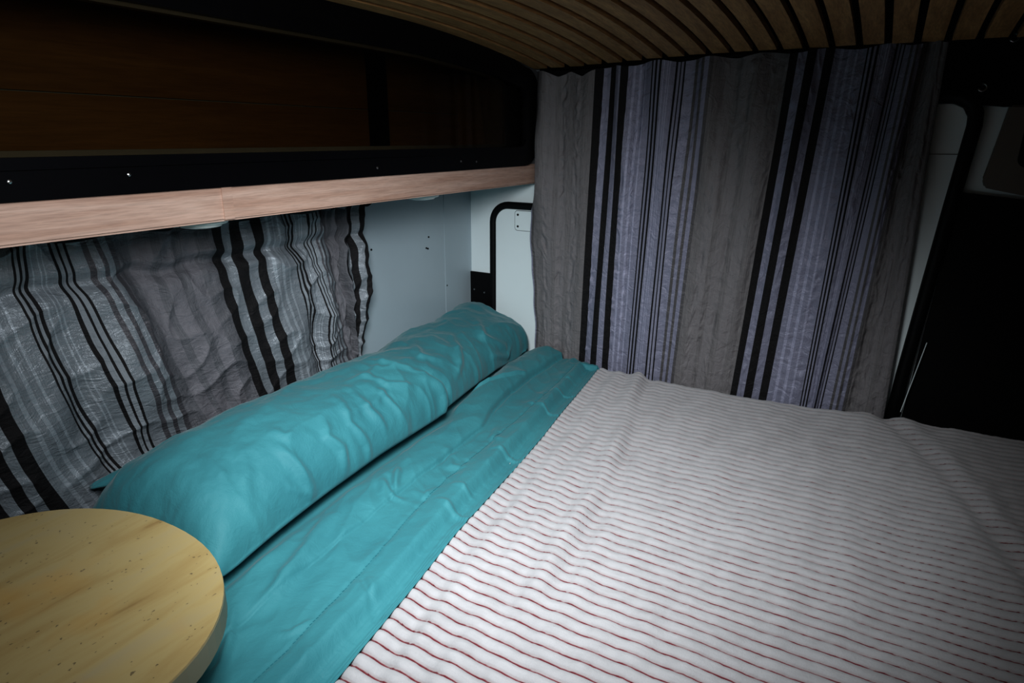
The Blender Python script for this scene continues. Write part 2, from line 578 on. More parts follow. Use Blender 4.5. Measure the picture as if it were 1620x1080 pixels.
# black frame and pane
fo = face_outline(-0.02, 1.902, -0.086, -0.006, 0.085)
fi = face_outline(0.06, 1.815, -0.030, 0.064, 0.035)
fr = obj('window_frame', ring_prism(bmesh.new(), fo, fi, 'x', -1.006, FX + 0.006), M_frame, lk)
fi2 = face_outline(0.06, 1.815, -0.030, 0.064, 0.035)
fo2 = face_outline(0.045, 1.831, -0.046, 0.050, 0.045)
obj('frame_bead', ring_prism(bmesh.new(), fo2, fi2, 'x', FX + 0.006, FX + 0.010), M_frame, fr)
obj('pane', prism(bmesh.new(), face_outline(0.058, 1.817, -0.032, 0.062, 0.035), 'x', -1.0035, -1.0025), M_pane, fr)
for y, z in ((0.418, -0.060), (0.575, -0.058), (1.13, -0.068), (1.46, -0.063), (1.535, -0.066)):
    obj('screw', lathe(bmesh.new(), [(0.0026, 0), (0.0026, 0.001), (0.0012, 0.0018)], (FX + 0.006, y, z), 'x', 12), M_metal, fr)


def puck(loc, label):
    t = empty('puck_light', loc)
    tag(t, label, 'light', 'puck lights under the locker')
    x, y, z = loc
    obj('rim', lathe(bmesh.new(), [(0.046, 0.0), (0.048, -0.004), (0.046, -0.010), (0.038, -0.012)], loc), M_lens, t, True)
    obj('diffuser', lathe(bmesh.new(), [(0.038, -0.012), (0.034, -0.016), (0.02, -0.0185), (0.004, -0.019)], loc), M_lens, t, True)
    obj('switch', nbox(x - 0.008, x + 0.008, y - 0.058, y - 0.044, z - 0.012, z), M_lens, t, bevel=0.002)
    return t


puck((-1.072, 0.735, -0.1425), 'small round white lamp under the locker near the trim joint')
puck((-1.072, 1.385, -0.1425), 'small round white lamp under the locker above bare white wall')


# ------------------------------------------------------------------ curtains
def interp_rows(tab, us, col):
    t = np.array(tab, float)
    return np.interp(us, t[:, 0], t[:, col])


def smooth1(a, k):
    p = np.pad(a, k, mode='edge')
    ker = np.hanning(2 * k + 3)[1:-1]
    ker /= ker.sum()
    return np.convolve(p, ker, 'valid')


# back curtain: u (cloth repeats) -> X at the top and at the mattress
TB = [(-0.40, -0.990, -0.972), (-0.36, -0.972, -0.958), (0.0, -0.788, -0.808), (0.0758, -0.745, -0.765), (0.151, -0.711, -0.724), (0.318, -0.622, -0.640),
      (0.372, -0.592, -0.614), (0.449, -0.556, -0.576), (0.507, -0.533, -0.551), (0.537, -0.503, -0.530), (0.632, -0.453, -0.484),
      (1.0, -0.267, -0.312), (1.0758, -0.226, -0.275), (1.151, -0.187, -0.233), (1.19, -0.167, -0.212), (1.318, -0.096, -0.122),
      (1.372, -0.072, -0.104), (1.449, -0.036, -0.084), (1.507, -0.018, -0.068), (1.537, -0.007, -0.047), (1.632, 0.022, -0.008), (1.86, 0.066, 0.085)]
CY = 1.872
k = CY / 1.86
us = np.linspace(-0.40, 1.86, 760)
vs = np.linspace(0, 1, 220)
xt = smooth1(interp_rows(TB, us, 1), 5) * k
xb = smooth1(interp_rows(TB, us, 2), 5) * k
U, V = np.meshgrid(us, vs)
lift = np.interp(us, [-0.40, -0.33, -0.24, -0.16, -0.08, 0.0, 0.1, 0.3, 1.0, 1.8], [0.192, 0.19, 0.172, 0.186, 0.170, 0.188, 0.194, 0.200, 0.207, 0.214])
top = smooth1(lift, 6) + 0.004 * np.sin(us * 23) * (us > 0.1)
Zg = top[None, :] * (1 - V) + (-0.80) * V
vz = np.clip((top[None, :] - Zg) / (top[None, :] + 0.695), 0, 1.1)
Xg = xt[None, :] * (1 - vz) + xb[None, :] * vz
edge = np.exp(-((us + 0.40) / 0.10) ** 2)[None, :]
Xg -= edge * 0.022 * np.sin(np.clip(vz, 0, 1) * PI) ** 2
Xg += edge * 0.012 * pn(V * 9, U * 2, 5)
gath = 1 - 0.55 * sstep(0.05, 0.6, V)
fold = 0.010 * np.sin(U * 2 * PI * 4.3 + 1.2 * pn(U * 2, V * 1.5, 1) * 4) + 0.014 * pn(U * 7, V * 1.2, 2) + 0.008 * pn(U * 17, V * 2, 3)
Yg = CY + fold * gath
for s_, a_ in ((-0.30, 1), (-0.20, 1.2), (-0.10, 1), (0.045, .6), (0.20, .9), (0.26, .9), (0.52, .5), (0.56, .5), (0.70, 1), (0.76, 1), (0.83, 1.2), (0.93, .8), (0.985, .9), (1.055, .8), (1.13, .6), (1.24, .5),
               (1.30, .8), (1.40, .6), (1.60, .9), (1.66, 1.5), (1.72, 1), (1.80, .6)):
    w = np.exp(-((U - s_ - 0.012 * pn(V * 10, U * 0, 7)) / 0.014) ** 2)
    Yg += a_ * w * (-0.008 * ridged(V * 17 + 2.5 * pn(V * 6, U * 8, 12), U * 11, 11) * np.clip(0.5 + 1.6 * pn(V * 5, U * 6, 13), 0, 1.2) + 0.0065 * pn(V * 38, U * 16, 4) + 0.0055 * pn(V * 15, U * 9, 9) + 0.003)
# a deep pleat near the right hand edge
pl = np.exp(-((U - 1.43 - 0.02 * V) / 0.018) ** 2)
Yg -= 0.012 * pl * sstep(0.45, 0.8, V)
Yg = np.minimum(Yg, 1.889)
Yg = np.where(Zg < -0.55, np.maximum(Yg, 1.856), Yg)
Xg = np.maximum(Xg, -0.9875 - 0.08 * sstep(-0.15, -0.42, Zg))
me = grid_mesh('back_curtain', Xg, Yg, Zg, U, V)
cb = link('striped_curtain', me, M_curt_back, None, True)
tag(cb, 'tall grey curtain with black stripes hanging behind the foot of the blanket', 'curtain')

# left curtain: u -> Y at three heights
TL = [(-0.55, 0.10, 0.10, 0.13), (0.17, 0.405, 0.410, 0.452), (0.318, 0.490, 0.505, 0.563), (0.372, 0.512, 0.529, 0.585), (0.449, 0.556, 0.585, 0.637), (0.507, 0.581, 0.618, 0.663),
      (0.537, 0.605, 0.641, 0.691), (0.632, 0.658, 0.695, 0.748), (0.72, 0.711, 0.730, 0.803), (1.0, 0.859, 0.873, 0.927), (1.0758, 0.905, 0.920, 0.975), (1.151, 0.964, 0.975, 1.019), (1.19, 0.985, 0.997, 1.045),
      (1.318, 1.051, 1.083, 1.115), (1.40, 1.100, 1.126, 1.140), (1.58, 1.165, 1.168, 1.200), (1.63, 1.19, 1.19, 1.225), (2.0, 1.235, 1.234, 1.255), (2.19, 1.320, 1.298, 1.285), (2.23, 1.344, 1.312, 1.298)]
us = np.linspace(-0.55, 2.19, 820)
vs = np.linspace(0, 1, 200)
U, V = np.meshgrid(us, vs)
cols = [smooth1(interp_rows(TL, us, c), 6)[None, :] for c in (1, 2, 3)]
topz = -0.178 + 0.004 * np.sin(us * 21)
Zg = topz[None, :] * (1 - V) - 0.700 * V
q = np.clip((-0.19 - Zg) / 0.41, -0.05, 1.25)
l0 = (q - 0.5) * (q - 1) / 0.5
l1 = q * (q - 1) / -0.25
l2 = q * (q - 0.5) / 0.5
Yg = cols[0] * l0 + cols[1] * l1 + cols[2] * l2
head = sstep(0.0, 0.14, V) * (1 - sstep(0.16, 0.30, V))
bulge = np.sin(np.clip(V, 0, 1) * PI) ** 1.3
gat = sstep(1.15, 1.6, U)
Xg = -1.228 + 0.018 * bulge + (0.006 + 0.010 * gat) * np.sin(U * 2 * PI * (4.2 + 0.0 * U) + 5 * pn(U * 2.2, V * 1.4, 21)) * (1 - 0.5 * V)
Xg += 0.034 * pn(U * 4.2, V * 2.2 - U, 22) * (0.3 + bulge) + 0.010 * pn(U * 10 + V * 5, V * 3.2, 23) + 0.007 * ridged(U * 5 + V * 4, V * 5 - U * 2, 24)
Xg -= 0.016 * np.exp(-((V - 0.15 - 0.015 * pn(U * 6, U * 0, 25)) / 0.03) ** 2)
Xg += 0.006 * pn(U * 26, V * 5, 26) * (1 - sstep(0.10, 0.4, V)) + 0.004 * pn(U * 9, V * 30, 27) * gat
Yg += 0.012 * pn(V * 6, U * 4, 28) * (0.3 + gat)
Xg = np.maximum(Xg, LEFT + 0.006)
me = grid_mesh('left_curtain', Xg, Yg, Zg, U, V)
cl = link('striped_curtain', me, M_curt_left, None, True)
tag(cl, 'short shiny striped curtain under the locker behind the teal pillow', 'curtain')
obj('hem_fold', tube(bmesh.new(), [(-1.212 + 0.006 * math.sin(a * 9), 0.36 + 0.022 * a, -0.688 + 0.006 * math.sin(a * 1.7)) for a in range(11)], 0.009, 8), flat('dark hem', (0.05, 0.05, 0.06), 0.6), cl, True)

# rails
rl = empty('curtain_rail', (-1.255, 0.7, -0.166))
tag(rl, 'black curtain rail tucked under the locker holding the short curtain', 'curtain rail')
obj('rod', tube(bmesh.new(), [(-1.255, -0.05, -0.166), (-1.255, 1.36, -0.166)], 0.006, 10), M_black, rl, True)
obj('end_bracket', prism(bmesh.new(), [(1.29, -0.143), (1.40, -0.143), (1.395, -0.163), (1.35, -0.185), (1.30, -0.178)], 'x', LEFT, -1.225), M_black, rl, bevel=0.003)
obj('bracket_screw', lathe(bmesh.new(), [(0.004, 0), (0.003, 0.003)], (-1.225, 1.335, -0.165), 'x', 10), M_metal, rl)
rb = empty('curtain_rail', (-0.4, 1.915, 0.205))
tag(rb, 'black curtain rail at the ends of the ceiling slats', 'curtain rail')
obj('rod', tube(bmesh.new(), [(-0.985, 1.902, 0.199), (0.04, 1.902, 0.215)], 0.008, 10), M_black, rb, True)
obj('back_strip', nbox(-1.0, 0.04, 1.912, BACK - 0.001, 0.11, 0.25), M_black, rb)


def hook(x, y, z, label):
    bm = bmesh.new()
    pts = [(x, y, z)] + [(x + 0.008 * math.cos(a), y - 0.012, z - 0.006 + 0.008 * math.sin(a)) for a in [PI / 2 - 0.55 * k for k in range(9)]]
    tube(bm, pts, 0.0022, 8)
    o = obj('coat_hook', bm, M_metal, None, True)
    tag(o, label, 'hook')


hook(0.19, BACK - 0.012, 0.222, 'small metal hook high on the black lining near ceiling')
hook(0.151, BACK - 0.012, 0.120, 'small metal hook just above the white door corner')

# beige trim with dark inset at the right of the back wall
bt = empty('trim_panel', (0.3, BACK - 0.02, 0.0))
tag(bt, 'beige plastic trim panel with a dark inset beside the white pillar', 'panel')
obj('panel', prism(bmesh.new(), [(0.210, 0.075), (0.199, -0.02), (0.190, -0.09), (0.196, -0.108), (0.215, -0.112), (0.42, -0.15), (0.42, 0.075)], 'y', BACK - 0.035, BACK), M_beige, bt, bevel=0.004)
obj('inset', prism(bmesh.new(), round_rect(0.245, 0.40, -0.06, 0.065, 0.02), 'y', BACK - 0.037, BACK - 0.034), M_black, bt)

# ------------------------------------------------------------------ bed
bb = empty('bed_base', (-0.27, 1.05, FLOOR))
tag(bb, 'plywood bed platform carrying the mattress', 'bed')
obj('deck', nbox(-1.20, 0.68, 0.38, 1.83, -0.935, -0.912), M_ply, bb)
obj('front_panel', nbox(-1.20, 0.68, 0.38, 0.40, FLOOR, -0.935), M_ply, bb)
mt = obj('mattress', nbox(-1.205, 0.69, 0.36, 1.840, -0.912, MAT_TOP), M_teal, None, True, bevel=0.02)
tag(mt, 'bed mattress in a teal fitted sheet under pillow and blanket', 'mattress')


def edge_x(y):
    return np.interp(y, [0.2, 0.465, 0.709, 0.843, 1.30, 1.80, 1.90], [-0.515, -0.545, -0.576, -0.596, -0.650, -0.714, -0.726])


# blanket
RIB = 0.0244
ny, nx = 690, 220
yy = np.linspace(0.30, 1.852, ny)
tt = np.linspace(0, 1, nx)
T, Y = np.meshgrid(tt, yy)
x0 = np.where(yy < 1.80, edge_x(yy) - 0.03, np.interp(yy, [1.80, 1.835, 1.852], [-0.722, -0.70, -0.665]))
X = x0[:, None] * (1 - T) + 0.755 * T
E_ = X - edge_x(Y)
wav = np.sin(2 * PI * E_ / 0.060 + 2.4 * pn(Y * 2.2, X * 3, 31) + 0.6)
Zw = 0.0070 * wav * np.exp(-np.clip(E_, 0, 9) / 0.16) * (0.75 + 0.5 * pn(Y * 5, X * 2, 32))
Zw += 0.0055 * pn(X * 9, Y * 3.0, 33) + 0.0045 * pn(X * 22, Y * 4, 34) + 0.010 * pn(X * 2.5, Y * 2.0, 35)
d1_, p1 = poly_dist(X, Y, [(-0.395, 0.72), (-0.414, 0.871), (-0.444, 1.189), (-0.50, 1.45), (-0.543, 1.631), (-0.59, 1.86)])
Zw += (0.009 * np.exp(-(d1_ / 0.022) ** 2) - 0.006 * np.exp(-((d1_ - 0.035) / 0.02) ** 2)) * sstep(0.0, 0.15, p1)
d2_, p2 = poly_dist(X, Y, [(0.04, 1.95), (0.085, 1.871), (0.16, 1.72), (0.212, 1.586), (0.304, 1.254), (0.40, 0.95)])
Zw += 0.007 * np.exp(-((d2_ + 0.02) / 0.03) ** 2) - 0.009 * np.exp(-((d2_ - 0.012) / 0.022) ** 2)
Zw -= 0.02 * sstep(0.02, 0.25, d2_)
rc = (Y + 0.45 * Zw + 0.004 * pn(X * 6, Y * 5, 36) + 0.006 * pn(X * 2, Y * 2, 38) - 0.05 * sstep(0.0, 0.35, d2_) * 0.5) / RIB + 0.14
ff = rc - np.floor(rc)
g = np.abs(2 * ff - 1)
prof = np.sqrt(np.clip(1 - g ** 2.4, 0, 1))
Z = -0.7015 + Zw + 0.0105 * prof * (0.93 + 0.12 * pn(X * 60, Y * 60, 37)) + 0.0012 * pn(X * 130, Y * 130, 39)
Z -= 0.05 * sstep(1.83, 1.852, Y) ** 2 * 0.3
Z -= 0.20 * (np.clip((X - 0.66) / 0.09, 0, 1) ** 2)
Z -= 0.09 * (np.clip((0.335 - Y) / 0.035, 0, 1) ** 2)
me = grid_mesh('blanket', X, Y, Z, X, rc)
bk = link('ribbed_blanket', me, M_blanket, None, True)
tag(bk, 'fluffy white ribbed blanket with thin red lines spread over the bed', 'blanket')
ENV = (Z, prof, X.copy(), Y.copy())

# folded top sheet
ny, nx = 460, 170
yy = np.linspace(0.285, 1.850, ny)
tt = np.linspace(0, 1, nx)
T, Y = np.meshgrid(tt, yy)
xr = edge_x(yy) + 0.004 * pn(yy * 5, yy * 0, 41) + 0.03 * sstep(1.80, 1.815, yy)
xl = np.interp(yy, [0.3, 0.656, 0.968, 1.20, 1.415, 1.9], [-0.90, -0.91, -0.945, -0.96, -1.0, -1.06])
X = xl[:, None] * (1 - T) + xr[:, None] * T
E_ = edge_x(Y) - X                                    # distance left of the edge
flap = (1 - sstep(0.02, 0.13, E_)) * (1 - sstep(1.795, 1.812, Y))
Z = -0.7065 + 0.019 * flap
Z += 0.0036 * pn(X * 24 + Y * 8, Y * 16 - X * 10, 42) + 0.0060 * pn(X * 10, Y * 5, 43)
Z += 0.0035 * ridged(X * 7 + Y * 2.0, Y * 2.3 - X * 1.0, 44) * sstep(0.10, 0.17, E_) + 0.0022 * ridged(X * 14 + Y * 11, Y * 5 - X * 6, 47)
SCREASE = [(0.010, 0.014, [(-0.745, 0.52), (-0.760, 0.571), (-0.781, 0.626), (-0.831, 0.755)]), (0.006, 0.007, [(-0.827, 0.904), (-0.782, 0.878), (-0.752, 0.877)]),
           (0.005, 0.007, [(-0.829, 0.958), (-0.777, 0.881)]), (0.005, 0.005, [(-0.747, 1.558), (-0.676, 1.572)]), (0.005, 0.005, [(-0.742, 1.446), (-0.659, 1.414)]),
           (0.005, 0.006, [(-0.776, 1.455), (-0.741, 1.438)]), (0.004, 0.006, [(-0.765, 1.652), (-0.748, 1.673)]), (0.005, 0.006, [(-0.712, 1.158), (-0.641, 1.158)]),
           (0.006, 0.007, [(-0.689, 0.907), (-0.597, 0.887)]), (-0.004, 0.006, [(-0.675, 0.665), (-0.574, 0.598)]), (0.007, 0.007, [(-0.778, 0.50), (-0.736, 0.457), (-0.703, 0.42), (-0.68, 0.38)]),
           (0.004, 0.007, [(-0.682, 0.498), (-0.664, 0.508), (-0.656, 0.547)]), (0.007, 0.010, [(-0.837, 0.910), (-0.777, 0.855)]), (0.007, 0.008, [(-0.843, 0.972), (-0.795, 0.903)]),
           (0.004, 0.007, [(-0.760, 0.924), (-0.727, 0.913), (-0.727, 0.959)]), (0.006, 0.010, [(-0.815, 1.808), (-0.823, 1.844), (-0.792, 1.89)]), (0.004, 0.006, [(-0.697, 0.976), (-0.640, 0.964)]),
           (0.006, 0.012, [(-0.80, 1.10), (-0.755, 1.05), (-0.72, 1.06)]), (0.006, 0.010, [(-0.78, 1.30), (-0.75, 1.22), (-0.71, 1.20)])]
wob = 0.003 * pn(X * 30, Y * 30, 49)
crs = 0 * X
for amp_, wid_, pts_ in SCREASE:
    d_, t_ = poly_dist(X, Y, pts_)
    fade = np.clip(np.sin(np.clip(t_ * 0.9 + 0.05, 0, 1) * PI), 0, 1) ** 0.7
    c_ = fade * 1.25 * amp_ * (np.exp(-((np.abs(d_) + wob) / wid_) ** 2) - 0.3 * np.exp(-(d_ / (wid_ * 2.6)) ** 2))
    Z += c_
    crs += c_
# hem stitching: a shallow channel with short puckers across it
hx = np.interp(Y, [0.2, 0.5, 0.994, 1.531, 1.9], [0.098, 0.096, 0.118, 0.078, 0.07])
hd = (E_ - hx) / 0.006
Z -= 0.0022 * np.exp(-hd ** 2)
Z += 0.0016 * np.exp(-((E_ - hx) / 0.016) ** 2) * pn(Y * 75, X * 6, 46)
# rolled fold beside the pillow
C = [(-0.742, 0.40), (-0.770, 0.70), (-0.792, 1.02), (-0.805, 1.252), (-0.836, 1.354), (-0.861, 1.486), (-0.865, 1.591), (-0.868, 1.776), (-0.859, 1.95)]
dc, pc = poly_dist(X, Y, C)
amp = np.interp(Y, [0.3, 0.6, 0.9, 1.2, 1.5, 1.9], [0.006, 0.011, 0.011, 0.015, 0.026, 0.030])
dc2 = dc + 0.006 * pn(Y * 9, X * 2, 48)
wl_ = np.interp(Y, [0.3, 0.9, 1.2, 1.5, 1.9], [0.09, 0.085, 0.09, 0.10, 0.11])
under = sstep(-0.022, 0.010, X - np.interp(Y, [0.5, 0.656, 0.796, 0.968, 1.20, 1.26, 1.415, 1.674, 1.889], [-0.822, -0.850, -0.868, -0.884, -0.890, -0.912, -0.938, -0.975, -0.998]))
Z = Z * under + (-0.7095) * (1 - under)
roll = np.where(dc2 < 0, np.clip(1 - ((dc2 + wl_ * 0.44) / (wl_ * 0.71)) ** 2, 0, 1), np.clip(1 - dc2 / 0.004, 0, 1) * 0.62)
roll = np.where(dc2 < 0, np.maximum(roll, 0), roll)
Z += amp * roll * under
Z -= 0.007 * np.exp(-((dc2 - 0.006) / 0.005) ** 2) * sstep(0.9, 1.25, Y)
B = [(-0.99, 1.36), (-0.945, 1.43), (-0.931, 1.456), (-0.888, 1.559), (-0.868, 1.62)]
db, pb = poly_dist(X, Y, B)
Z += 0.011 * np.where(db < 0, np.exp(db / 0.03), np.clip(1 - db / 0.004, 0, 1)) * sstep(0.0, 0.1, pb) * (1 - sstep(0.85, 1, pb)) * under
Z -= 0.10 * (np.clip((0.33 - Y) / 0.045, 0, 1) ** 2)
Z = np.maximum(Z, -0.7095) * (Y > 0.33) + Z * (Y <= 0.33)
# the flap rides on the blanket ribs
ez_, ep_, ex_, ey_ = ENV
ri = np.clip(np.round((Y - 0.30) / (1.552) * 689).astype(int), 0, 689)
ci = np.clip(np.round((X - ex_[ri, 0]) / (0.755 - ex_[ri, 0]) * 219).astype(int), 0, 219)
envz = (ez_ - 0.0105 * 1.03 * ep_ + 0.0116)[ri, ci]
for _k in range(3):
    envz = (envz + np.roll(envz, 1, 0) + np.roll(envz, -1, 0)) / 3
on = (1 - sstep(0.032, 0.06, E_)) * (1 - sstep(1.79, 1.80, Y))
Z = Z * (1 - on) + (envz + np.clip(crs, -0.0005, 0.008) + 0.0015 * np.clip(pn(X * 30, Y * 22, 70), 0, 1)) * on
Z -= 0.018 * sstep(1.80, 1.81, Y) * (1 - sstep(0.0, 0.06, E_))
me = grid_mesh('sheet', X, Y, Z)
sh = link('folded_sheet', me, M_teal, None, True)
tag(sh, 'teal top sheet folded back over the blanket edge below the pillow', 'sheet')
sol = sh.modifiers.new('thickness', 'SOLIDIFY')
sol.thickness = 0.0012
sol.offset = 0
# stitches
bm = bmesh.new()
yi = 0.42
while yi < 1.78:
    h = float(np.interp(yi, [0.2, 0.5, 0.994, 1.531, 1.9], [0.098, 0.096, 0.118, 0.078, 0.07]))
    e = float(edge_x(yi))
    r_ = int(np.argmin(np.abs(yy - yi)))
    c_ = int(np.argmin(np.abs(X[r_] - (e - h))))
    z = float(Z[r_, c_]) + 0.0008
    box(bm, e - h - 0.0006, e - h + 0.0006, yi, yi + 0.0045, z - 0.0004, z + 0.0004)
    yi += 0.0075
obj('stitching', bm, M_thread, sh)

# pillow -----------------------------------------------------------
PCREASE = [
    (0.007, 0.012, [(-0.929, 0.724, -0.552), (-0.902, 0.725, -0.568), (-0.875, 0.737, -0.601), (-0.863, 0.747, -0.651)]),
    (0.007, 0.011, [(-0.926, 0.85, -0.554), (-0.898, 0.827, -0.576), (-0.881, 0.846, -0.604), (-0.87, 0.842, -0.651)]),
    (0.007, 0.011, [(-1.004, 0.98, -0.541), (-0.911, 0.967, -0.57), (-0.881, 0.983, -0.624)]),
    (0.008, 0.011, [(-1.058, 1.133, -0.537), (-0.986, 1.155, -0.539), (-0.942, 1.209, -0.569)]),
    (0.009, 0.013, [(-1.053, 1.478, -0.561), (-0.97, 1.4, -0.585), (-0.932, 1.33, -0.613)]),
    (0.008, 0.013, [(-1.092, 1.676, -0.563), (-1.009, 1.58, -0.581), (-0.982, 1.668, -0.638)]),
    (0.005, 0.013, [(-0.956, 0.671, -0.547), (-0.903, 0.637, -0.573), (-0.866, 0.609, -0.602)]),
    (0.005, 0.012, [(-0.958, 0.737, -0.541), (-0.926, 0.748, -0.549), (-0.923, 0.787, -0.553)]),
    (0.007, 0.012, [(-1.117, 1.374, -0.552), (-1.004, 1.268, -0.552), (-0.965, 1.313, -0.574)]),
    (0.007, 0.009, [(-1.007, 1.056, -0.539), (-0.95, 1.07, -0.554), (-0.92, 1.124, -0.573)]),
    (0.005, 0.009, [(-0.879, 0.701, -0.597), (-0.868, 0.702, -0.618), (-0.861, 0.738, -0.652)]),
    (0.004, 0.012, [(-0.977, 0.616, -0.55), (-0.928, 0.607, -0.56), (-0.883, 0.574, -0.589)]),
    (0.007, 0.010, [(-0.964, 1.571, -0.635), (-0.973, 1.671, -0.67), (-0.986, 1.712, -0.651)]),
    (0.006, 0.010, [(-0.968, 0.925, -0.541), (-0.905, 0.898, -0.575), (-0.878, 0.916, -0.622), (-0.876, 0.918, -0.669)]),
    (0.006, 0.010, [(-0.95, 1.03, -0.55), (-0.908, 1.037, -0.582), (-0.88, 1.05, -0.63)]),
    (0.005, 0.010, [(-1.039, 1.175, -0.538), (-0.999, 1.067, -0.541), (-1.018, 0.994, -0.541)]),
    (0.005, 0.010, [(-0.92, 0.91, -0.56), (-0.92, 1.0, -0.562), (-0.94, 1.06, -0.555)])]
PPINCH = [(-0.894, 1.233, -0.67), (-0.905, 1.249, -0.622), (-0.921, 1.232, -0.592), (-0.948, 1.205, -0.565), (-0.985, 1.165, -0.548)]
PY0, PY1 = 0.505, 1.885
ns, nt = 420, 260
s = np.linspace(0, 1, ns)
th = np.linspace(0, 2 * PI, nt, endpoint=False)
TH, S = np.meshgrid(th, s)
yc = PY0 + (PY1 - PY0) * S
xf = np.interp(yc, [0.5, 0.656, 0.796, 0.968, 1.20, 1.26, 1.415, 1.674, 1.889], [-0.822, -0.850, -0.868, -0.884, -0.890, -0.912, -0.938, -0.975, -0.998])
xbk = np.interp(yc, [0.5, 0.60, 0.9, 1.3, 1.45, 1.9], [-1.195, -1.185, -1.185, -1.205, -1.25, -1.262])
hh = np.interp(yc, [0.5, 0.58, 0.75, 1.0, 1.18, 1.27, 1.45, 1.70, 1.86, 1.9], [0.115, 0.150, 0.168, 0.165, 0.160, 0.150, 0.148, 0.142, 0.118, 0.11])
for a_ in (xf, xbk, hh):
    a_[:] = np.apply_along_axis(lambda v: smooth1(v, 9), 0, a_)
ct, st = np.cos(TH), np.sin(TH)
# round the near end, keep the far end square
endn = np.clip(1 - np.clip((0.065 - (yc - PY0)) / 0.065, 0, 1) ** 2, 0, 1) ** 0.5
endf = np.clip(1 - np.clip((0.03 - (PY1 - yc)) / 0.03, 0, 1) ** 2, 0, 1) ** 0.5
en = (0.10 + 0.90 * endn) * (0.70 + 0.30 * endf)
cx_ = (xf + xbk) / 2
rx = (xf - xbk) / 2
far_ = sstep(1.55, 1.86, yc)
px = np.sign(ct) * np.abs(ct) ** (0.80 - 0.30 * far_)
pz = np.sign(st) * np.abs(st) ** (0.85 - 0.35 * far_)
bot = -0.7005
low = 0.22                                       # share of the height below the widest line
zmid = bot + hh * low
lean = np.interp(yc, [0.5, 1.2, 1.6, 1.88], [0.0, 0.0, 0.012, 0.040])
X = cx_ + rx * px * (0.93 + 0.07 * endn)
Zt = np.where(pz > 0, hh * (1 - low) * pz * en, hh * low * pz * (0.4 + 0.6 * en))
Z = zmid + Zt
Z += lean * np.clip((cx_ - X) / rx, -1, 1) * 0.9 * (pz > -0.9)
Y = yc.copy()
upm = sstep(-0.35, 0.2, pz)
def unit_normals(X, Y, Z):
    P = np.stack([X, Y, Z], -1)
    du = np.roll(P, -1, 1) - np.roll(P, 1, 1)
    dv = np.gradient(P, axis=0)
    n = np.cross(du, dv)
    n /= np.linalg.norm(n, axis=-1, keepdims=True) + 1e-12
    out = np.stack([X - cx_, 0 * X, Z - zmid], -1)
    return n * np.sign((n * out).sum(-1, keepdims=True) + 1e-9)


def poly_dist3(X, Y, Z, pts):
    P = np.stack([X, Y, Z], -1)
    best = np.full(X.shape, 1e9)
    par = np.zeros(X.shape)
    for i in range(len(pts) - 1):
        A = np.array(pts[i]); D = np.array(pts[i + 1]) - A
        t = np.clip(((P - A) @ D) / (D @ D), 0, 1)
        d = np.linalg.norm(P - A - t[..., None] * D, axis=-1)
        m = d < best
        best = np.where(m, d, best)
        par = np.where(m, (i + t) / (len(pts) - 1), par)
    return best, par


N = unit_normals(X, Y, Z)
D = upm * (0.010 * pn(X * 5, Y * 4, 51) + 0.004 * pn(X * 11, Y * 9, 52) + 0.0034 * pn(X * 26 + Y * 9, Y * 20 - X * 12, 59) + 0.0012 * pn(X * 60 + Y * 20, Y * 45 - X * 30, 62))
D += upm * 0.0042 * ridged(X * 6.0 + Y * 3.4 + 0.5 * pn(X * 6, Y * 6, 58), Y * 3.6 - X * 3.0, 53)
D += upm * 0.0034 * ridged(X * 9 + Y * 7, Y * 8 - X * 5, 54) * sstep(0.8, 1.1, Y)
wob = 0.006 * pn(X * 20, Y * 20, 60)
for amp_, wid_, pts_ in PCREASE:
    d_, t_ = poly_dist3(X, Y, Z, pts_)
    fade = np.clip(np.sin(np.clip(t_ * 0.92 + 0.04, 0, 1) * PI), 0, 1) ** 0.6
    D += upm * fade * 1.45 * amp_ * (np.exp(-((d_ + wob) / wid_) ** 2) - 0.45 * np.exp(-((d_ + wob) / (wid_ * 2.6)) ** 2))
X, Y, Z = X + N[..., 0] * D, Y + N[..., 1] * D, Z + N[..., 2] * D
# the pinch between the near bulge and the far part
d_, t_ = poly_dist3(X, Y, Z, PPINCH)
sgn_ = np.sign(Y - np.interp(Z, [p[2] for p in PPINCH], [p[1] for p in PPINCH]))
fadep = (1 - sstep(0.45, 1.0, t_)) * upm
D = fadep * (np.where(sgn_ < 0, 0.012 * np.exp(-((d_ - 0.022) / 0.020) ** 2), -0.014 * np.exp(-((d_ - 0.004) / 0.014) ** 2)) - 0.022 * np.exp(-(d_ / 0.006) ** 2))
N = unit_normals(X, Y, Z)
X, Y, Z = X + N[..., 0] * D, Y + N[..., 1] * D, Z + N[..., 2] * D
# the ear of the pillowcase at the near wall corner
Z = np.maximum(Z, bot)
Z = np.where(pz < -0.6, np.minimum(Z, bot + 0.02), Z)
Y = np.minimum(Y, 1.868 + 0.016 * sstep(-1.06, -1.0, -X) * 0)
Y = Y - 0.014 * sstep(1.80, 1.885, yc)
pw = grid_mesh('pillow', X, Y, Z, close_u=True)
bm = bmesh.new()
bm.from_mesh(pw)
bm.verts.ensure_lookup_table()
for ring in (range(nt), range((ns - 1) * nt, ns * nt)):
    try: bm.faces.new([bm.verts[i] for i in ring])
    except ValueError: pass
pil = obj('long_pillow', bm, M_teal, None, True)
tag(pil, 'long plump pillow in a creased teal case along the left wall', 'pillow')
